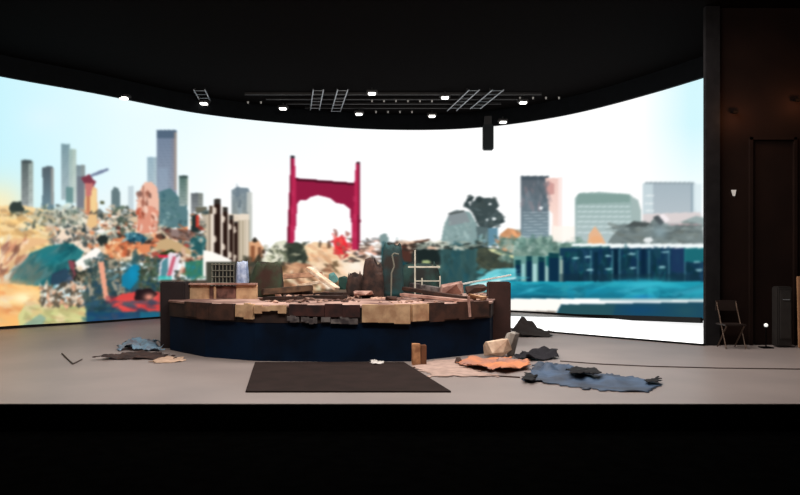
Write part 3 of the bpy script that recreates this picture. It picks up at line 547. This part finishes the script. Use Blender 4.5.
# raised parapet boards on the left of the deck
D = 13.3
def panel(name, x0, y0, x1, y1, d, th, m, root, lb=None, tilt=0):
    a = P(x0, y1, d); b = P(x1, y0, d); bm = bmesh.new()
    box(bm, ((a.x + b.x) / 2, d + th / 2, (a.z + b.z) / 2), (b.x - a.x, th, b.z - a.z), Matrix.Rotation(tilt, 3, 'Y'), .01); return part(name, bm, m, root, lb)
PA = thing('parapet', 'broken cream parapet wall along the left of the platform top', 'wall', (P(220, 298, D).x, D, Z2))
panel('parapet_panel', 183, 284, 209, 300, D, .08, m_cream, PA, 'cream panel at the left'); panel('parapet_panel', 209, 286, 236, 299, D + .02, .08, mat('rose_board', (140, 98, 88), .8, rgb2=(90, 60, 56)), PA, 'rose brown panel in the middle'); panel('parapet_panel', 236, 284, 257, 302, D, .08, m_cream, PA, 'cream panel at the right')
bm = bmesh.new(); a, b = P(183, 284, D), P(257, 284, D); beam(bm, a, b, .16, .035); part('coping', bm, m_pink, PA, 'pale top edge'); panel('post', 213.5, 286, 216, 300, D - .03, .03, m_cream, PA)

def stuff_box(x0, y0, x1, y1, d, dep):
    a, b = P(x0, y1, d), P(x1, y0, d); return Vector(((a.x + b.x) / 2, d + dep / 2, (a.z + b.z) / 2)), (b.x - a.x, dep, b.z - a.z)
def on_deck(d): return HY + (EYE - Z2) * F / d
# wire crate
d = 14.1; c, s = stuff_box(212, 263, 234, on_deck(d), d, .5)
r = thing('wire_crate', 'dark wire mesh crate behind the broken cream parapet', 'crate', (c.x, c.y, Z2))
bm = bmesh.new(); box(bm, c, (s[0] * .92, s[1] * .9, s[2] * .94), None, .02); part('body', bm, mat('crate_dark', (38, 40, 38), .8, rgb2=(22, 24, 26)), r)
bm = bmesh.new()
for i in range(7):
    x = c.x - s[0] / 2 + s[0] * i / 6; tube(bm, (x, d - .01, c.z - s[2] / 2), (x, d - .01, c.z + s[2] / 2), .012, 6)
for j in range(6):
    z = c.z - s[2] / 2 + .03 + (s[2] - .06) * j / 5; tube(bm, (c.x - s[0] / 2, d - .02, z), (c.x + s[0] / 2, d - .02, z), .010, 6)
part('wire_mesh', bm, mat('wire_grey', (130, 128, 116), .5, metal=.2, bump=0), r)
def hanging(name, lb, cat, x0, y0, x1, d, m, amp=.05, dep=.25, jag=0):
    """draped bundle standing on the deck: pleated front, closed box"""
    c, s = stuff_box(x0, y0, x1, on_deck(d), d, dep); bm = bmesh.new(); n = 26; rows = 12; grid = []
    for j in range(rows + 1):
        ring_ = []
        for i in range(n):
            t = 2 * math.pi * i / n; cx, sy = math.cos(t), math.sin(t)
            k = 1 / max(abs(cx), abs(sy)) ** .7; w_ = 1 + .25 * noise.noise(Vector((cx * 3, sy * 3, x0 + j * .12)))
            tp = 1 - .25 * (j / rows) ** 3
            ring_.append(bm.verts.new((c.x + s[0] / 2 * cx * k * w_ * tp, c.y + s[1] / 2 * sy * k * w_ * tp, Z2 + s[2] * j / rows + (jag * noise.noise(Vector((cx * 4, sy * 4, x0))) if j > rows - 3 else 0))))
        grid.append(ring_)
    for a, b in zip(grid, grid[1:]):
        for i in range(n): bm.faces.new((a[i], a[(i + 1) % n], b[(i + 1) % n], b[i]))
    bm.faces.new(grid[-1]); bm.faces.new(grid[0][::-1]); return single(name, lb, cat, bm, m, None, None, True)
hanging('plastic_sheet', 'pale blue-white crumpled plastic sheet right of the wire crate', 'sheet', 235, 262, 247, 14.0, mat('pale_plastic', (196, 208, 232), .35, scale=8, rgb2=(130, 150, 190), bump=.4), jag=.08)
hanging('cloth_bundle', 'dark green and brown cloth bundle beside the pale plastic sheet', 'bundle', 250, 264, 282, 13.9, mat('green_brown_cloth', (58, 72, 54), .9, scale=3, rgb2=(62, 40, 32), bump=.5), jag=.12)
hanging('rubble_sack', 'low dark brown lump of debris left of the tall dark sack', 'debris', 346, 277, 364, 13.9, mat('dark_lump', (74, 52, 44), .9, scale=6, rgb2=(38, 28, 26), bump=.6), jag=.25)
hanging('rubble_sack', 'tall dark brown sack of debris left of the teal bundle', 'debris', 362, 264, 384, 13.6, MATS['dark_lump'], jag=.2)
hanging('tarpaulin_bundle', 'tall dark teal tarpaulin bundle behind the thin hooked pole', 'bundle', 381, 246, 403, 13.9, mat('teal_cloth', (28, 74, 78), .8, scale=2, rgb2=(44, 38, 34), bump=.5), jag=.2)
hanging('tarpaulin_bundle', 'low green-teal tarpaulin heap behind the white railing', 'bundle', 400, 266, 440, 14.6, mat('green_teal_cloth', (34, 66, 62), .8, scale=3, rgb2=(32, 34, 32), bump=.5), jag=.2)
# hooked pole
b0 = Vector((P(391, 300, 12.7).x, 12.7, Z2)); r = thing('hooked_pole', 'thin grey pole with a bent hook top on a small dark base', 'pole', b0)
bm = bmesh.new(); path(bm, [b0 + Vector((0, 0, .02)), b0 + Vector((.01, 0, .5)), b0 + Vector((.06, 0, .62)), b0 + Vector((.02, 0, .83))], .014); pol = part('pole', bm, mat('pole_grey', (128, 128, 116), .5, bump=0), r)
bm = bmesh.new(); path(bm, [b0 + Vector((.02, 0, .83)), b0 + Vector((.06, 0, .86)), b0 + Vector((.14, 0, .84))], .012); part('hook', bm, MATS['pole_grey'], pol)
bm = bmesh.new(); chunk(bm, b0 + Vector((0, 0, .04)), (.24, .2, .09), 5); part('base', bm, m_brown, r)
# railing
d = 14.0; b0 = Vector((P(420, 290, d).x, d, Z2)); r = thing('railing', 'thin white railing on the platform right of the hooked pole', 'railing', b0); m_wr = mat('white_rail', (216, 212, 196), .5, bump=0)
for x, y in ((415, 250), (422, 278), (440, 276)):
    q = P(x, y, d); bm = bmesh.new(); tube(bm, (q.x, d, Z2), q, .016); part('post', bm, m_wr, r)
for y, xa, xb in ((267, 408, 440), (281, 415, 440)):
    bm = bmesh.new(); beam(bm, P(xa, y, d), P(xb, y, d), .03, .035 if y == 267 else .02); part('rail', bm, m_wr, r)
# planks and slabs lying about, each its own thing
def plank(lb, p0, d0, p1, d1, wd, th, m, name='plank', cat='plank'):
    bm = bmesh.new(); beam(bm, P(*p0, d0), P(*p1, d1), wd, th); return single(name, lb, cat, bm, m)
m_pale = mat('pale_splinter', (250, 232, 208), .7, scale=7, rgb2=(216, 180, 150))
plank('pale splintered plank rising left behind the deck edge', (308, 268), 14.2, (337, 289), 13.8, .16, .07, m_pale)
plank('long tan plank lying level above the centre of the deck', (280, 277), 14.75, (322, 274), 14.95, .25, .10, mat('tan_plank', (196, 150, 120), .75, rgb2=(150, 108, 86)))
plank('short white plank lying under the long tan plank', (298, 286), 14.45, (324, 281), 14.6, .14, .06, m_pale)
plank('brown beam lying in front of the tan plank', (262, 292), 13.8, (312, 288), 14.2, .2, .12, mat('brown_beam', (104, 78, 58), .8, rgb2=(64, 46, 36)))
plank('dark beam running from the railing towards the right post', (404, 288.5), 13.7, (466, 298.5), 12.3, .12, .07, m_brown)
plank('pinkish beam beside the dark beam, nearest the front edge', (402, 294.5), 13.0, (470, 301.3), 11.95, .14, .05, m_pink)
plank('dark grey plank behind the pinkish beam by the railing', (412, 285), 14.3, (440, 290), 13.7, .16, .09, m_greyb)
plank('slim white strip rising to the top of the right post', (457, 285), 13.9, (511, 275), 14.3, .035, .035, mat('white_strip', (236, 240, 236), .5, bump=0), 'strip', 'strip')
plank('pale cord-like lath hanging over the right of the navy front', (468.5, 296), 11.75, (470, 317), 11.7, .03, .05, m_pink, 'lath', 'lath')
def slab(lb, x0, y0, x1, y1, d, dep, m, seed, name='concrete_slab', cat='slab'):
    c, s = stuff_box(x0, y0, x1, min(y1, on_deck(d)), d, dep); bm = bmesh.new(); chunk(bm, c, s, seed, 0, 22); return single(name, lb, cat, bm, m)
slab('pinkish slab lying between railing and right post', 440, 283, 466, 297, 13.2, .7, m_pink, 3); slab('dark brown block by the right post', 465, 285, 488, 294, 13.8, .4, m_brown, 4, 'timber_block', 'block')
slab('cream block in front of the dark brown block by the right post', 468, 295, 489, 306, 12.6, .35, m_cream, 6, 'timber_block', 'block')
slab('teal broken chunk among the pale planks', 328, 272, 338, 284, 14.4, .2, mat('teal_chunk', (96, 150, 146), .7), 7, 'rubble_chunk', 'rubble'); slab('dark green broken chunk right of the teal one', 337, 276, 348, 290, 14.2, .2, mat('green_chunk', (34, 74, 66), .7), 8, 'rubble_chunk', 'rubble')
slab('pale pink slab leaning at the middle of the deck', 352, 291, 374, 297, 13.2, .5, m_pink, 9)
m_sc = mat('scorched_board', (58, 40, 34), .85, scale=5, rgb2=(34, 25, 22), bump=.4)
for i, (x0, y0, d0, x1, y1, d1, w_, lb) in enumerate(((266, 299, 12.55, 300, 300.5, 12.25, .22, 'scorched board lying on the deck behind the narrow cream fascia'), (306, 296.6, 13.0, 344, 298.6, 12.6, .24, 'scorched board lying flat at the middle of the deck'),
        (318, 292, 14.2, 348, 293.5, 13.75, .3, 'scorched board lying right behind the middle of the deck'), (284, 291.5, 14.6, 308, 292, 14.2, .3, 'scorched board lying under the tan plank'), (416, 293.2, 13.5, 436, 295.2, 13.1, .16, 'scorched board lying left of the pinkish slab'))):
    z = Z2 + .05; a = P(x0, y0, d0); b = P(x1, y1, d1); a.z = z; b.z = z + .02
    bm = bmesh.new(); beam(bm, a, b, w_, .06); single('scorched_board', lb, 'board', bm, m_sc)
rr = random.Random(3); bm = bmesh.new()
for i in range(240):
    px = rr.uniform(262, 486); d = rr.uniform(11.9, 15.3)
    if not inside((px - CX) * d / F, d, shrink(outline, .95)): continue
    s = rr.uniform(.03, .12) * (1 if px < 360 else .6); chunk(bm, ((px - CX) * d / F, d, Z2 + s * .31), (s * rr.uniform(1, 2.4), s * 1.4, s * .6), i, rr.uniform(0, 3), 9)
single('rubble', 'small brown and pink rubble scattered over the platform top', 'rubble', bm, mat('rubble_mix', (206, 166, 146), .85, scale=1.5, rgb2=(70, 48, 44)), None, 'stuff')

# ------------------------------------------------------------------ things on the stage floor
MZ = [G(255, 363.2), G(404, 363.2), G(451, 392.6), G(245.5, 392.6)]
bm = bmesh.new(); prism(bm, [(p.x, p.y) for p in MZ], 0.001, .02); single('floor_mat', 'large dark brown mat lying flat in front of the platform', 'mat', bm, mat('mat_brown', (50, 40, 38), .95, scale=3, spec=.08, rgb2=(44, 36, 34)))
bm = bmesh.new(); pp = [G(370, 363.9), G(376, 363.4), G(384, 363.8), G(382, 365.6), G(372, 366)]; cloth(bm, [(p.x, p.y) for p in pp], .02, .07, 9, .02)
single('paper_scrap', 'small crumpled white paper scrap on the back of the brown mat', 'paper', bm, mat('paper_white', (226, 220, 216), .7), None, None, True)
b0 = G(419, 365.2); r = thing('wood_block', 'upright tan wooden block against the navy front', 'block', b0)
bm = bmesh.new(); box(bm, b0 + Vector((-.045, .05, .165)), (.13, .12, .33), Matrix.Rotation(.1, 3, 'Z'), .008); part('block', bm, mat('block_tan', (214, 160, 116), .7, rgb2=(150, 100, 68)), r)
bm = bmesh.new(); box(bm, b0 + Vector((.07, .04, .155)), (.085, .10, .31), Matrix.Rotation(.1, 3, 'Z'), .006); part('side_batten', bm, mat('block_brown', (120, 76, 50), .7), r, 'darker brown batten')
def sheet(name, lb, cat, pts, m, amp, freq, cell=.05, seed=0, peak=None, z0=0.001, smooth=True):
    pp = [G(*p) for p in pts]; bm = bmesh.new()
    pk = [(G(x, y).x, G(x, y).y, rr_, a) for x, y, rr_, a in peak] if peak else None
    cloth(bm, [(p.x, p.y) for p in pp], z0, amp, freq, cell, .008, seed, pk); return single(name, lb, cat, bm, m, None, None, smooth)
sheet('tarpaulin', 'long crumpled slate blue tarpaulin spread on the floor right of the platform', 'tarpaulin', [(523, 381), (530, 374), (537, 366), (548, 363), (560, 368), (600, 375), (640, 379), (661, 385), (648, 393), (600, 391), (560, 386)], mat('slate_tarp', (74, 96, 124), .6, scale=2, rgb2=(56, 66, 82), bump=.4), .16, 3, .045, 2, [(542, 370, .5, 1.5), (590, 378, .6, .5)])
sheet('black_rag', 'black rag lying over the middle of the blue tarpaulin', 'cloth', [(566, 378), (575, 374), (596, 376), (602, 381), (575, 382)], mat('black_rag', (22, 22, 26), .9), .05, 6, .03, 5, None, .09)
sheet('black_rag', 'small black scrap at the left end of the blue tarpaulin', 'cloth', [(522, 383), (526, 376), (536, 379), (534, 385)], MATS['black_rag'], .04, 6, .03, 6, None, .04)
sheet('black_rag', 'small black scrap at the far right tip of the blue tarpaulin', 'cloth', [(644, 384), (658, 382.5), (662, 385), (648, 387)], MATS['black_rag'], .03, 6, .03, 7, None, .05)
sheet('peach_sheet', 'crumpled orange and peach sheet on the floor at the platform corner', 'sheet', [(456, 366), (470, 361), (500, 360), (529, 364), (529, 370), (505, 374), (475, 371)], mat('peach_sheet', (222, 140, 92), .7, scale=1.6, rgb2=(160, 116, 104), bump=.3), .10, 3, .045, 3, None, .025)
sheet('dust_sheet', 'thin pale pinkish dust sheet lying right of the brown mat', 'sheet', [(412, 367), (432, 361.5), (456, 360), (476, 372), (500, 377), (452, 377), (436, 378)], mat('dust_sheet', (188, 160, 148), .8), .02, 3, .05, 4)
sheet('black_cloth', 'dark crumpled cloth behind the blue tarpaulin', 'cloth', [(514, 358), (526, 354.5), (540, 356), (555, 353.5), (558, 359), (544, 361), (528, 361.5)], mat('black_cloth', (26, 24, 32), .85), .22, 2.6, .045, 8)
sheet('dark_debris', 'dark jagged debris pile at the edge of the white floor strip', 'debris', [(512, 337), (516, 331), (530, 330), (552, 335), (553, 337.5), (525, 337.5)], mat('dark_debris', (34, 26, 24), .9), .42, 1.6, .06, 9, [(526, 334, .45, 1.1), (515, 334, .2, .7)])
plank('thin dark stick lying on the floor under the peach sheet', (486, 375.6), 9.85, (520, 377.8), 9.66, .03, .03, m_brown, 'stick', 'stick')
for (x, y, w_, h_, lb, sd, mm) in ((499, 358.5, .50, .32, 'pale cream rock at the foot of the right corner post', 21, mat('pale_rock', (232, 206, 180), .8, rgb2=(196, 164, 140))), (512, 357, .24, .44, 'tall narrow greyish rock beside the pale cream rock', 22, mat('grey_rock', (176, 168, 160), .8)), (506, 366, .30, .12, 'low pinkish rock in front of the pale cream rock', 23, m_pink), (458.5, 364.5, .12, .1, 'small dark brown lump left of the peach sheet', 24, m_brown)):
    b0 = G(x, y); bm = bmesh.new(); chunk(bm, b0 + Vector((0, .1, h_ / 2 - .01)), (w_, .3, h_), sd, 0, 22); single('rock', lb, 'rock', bm, mm)
# left side
sheet('brown_panel', 'thin torn dark brown panel on the floor left of the platform', 'panel', [(92, 360.5), (118, 355.8), (128, 353.2), (160, 353.5), (176, 359.6), (138, 359.8)], mat('torn_brown', (70, 48, 42), .8, rgb2=(46, 34, 32)), .08, 3, .05, 10)
sheet('blue_foil', 'crumpled pale blue foil on the floor at the left platform corner', 'foil', [(116, 350.6), (128, 345), (152, 343), (157, 347), (164, 351.8)], mat('blue_foil', (128, 164, 190), .45, rgb2=(110, 110, 120), bump=.4), .16, 4, .05, 11)
sheet('pale_sheet', 'small pale tan sheet in front of the torn brown panel', 'sheet', [(148, 362.5), (166, 358), (182, 358.6), (184, 362), (162, 363.5)], mat('pale_tan', (206, 174, 150), .8), .05, 4, .04, 12)
bm = bmesh.new(); path(bm, [G(62, 354) + Vector((0, 0, .012)), G(68, 360) + Vector((0, 0, .012)), G(73, 364.5) + Vector((0, 0, .012)), G(82, 360) + Vector((0, 0, .012))], .011)
single('floor_cable', 'short thin dark cable bent into a V on the left floor', 'cable', bm, mat('cable_dark', (84, 72, 66), .7, bump=0))
bm = bmesh.new(); path(bm, [G(560, 361.5), G(600, 364.5), G(650, 366.8), G(720, 368.6), G(802, 369.6), G(1000, 370.5)], .008)
for v in bm.verts: v.co.z += .009
single('floor_cable', 'long thin cable running across the open floor towards the right', 'cable', bm, MATS['cable_dark'])
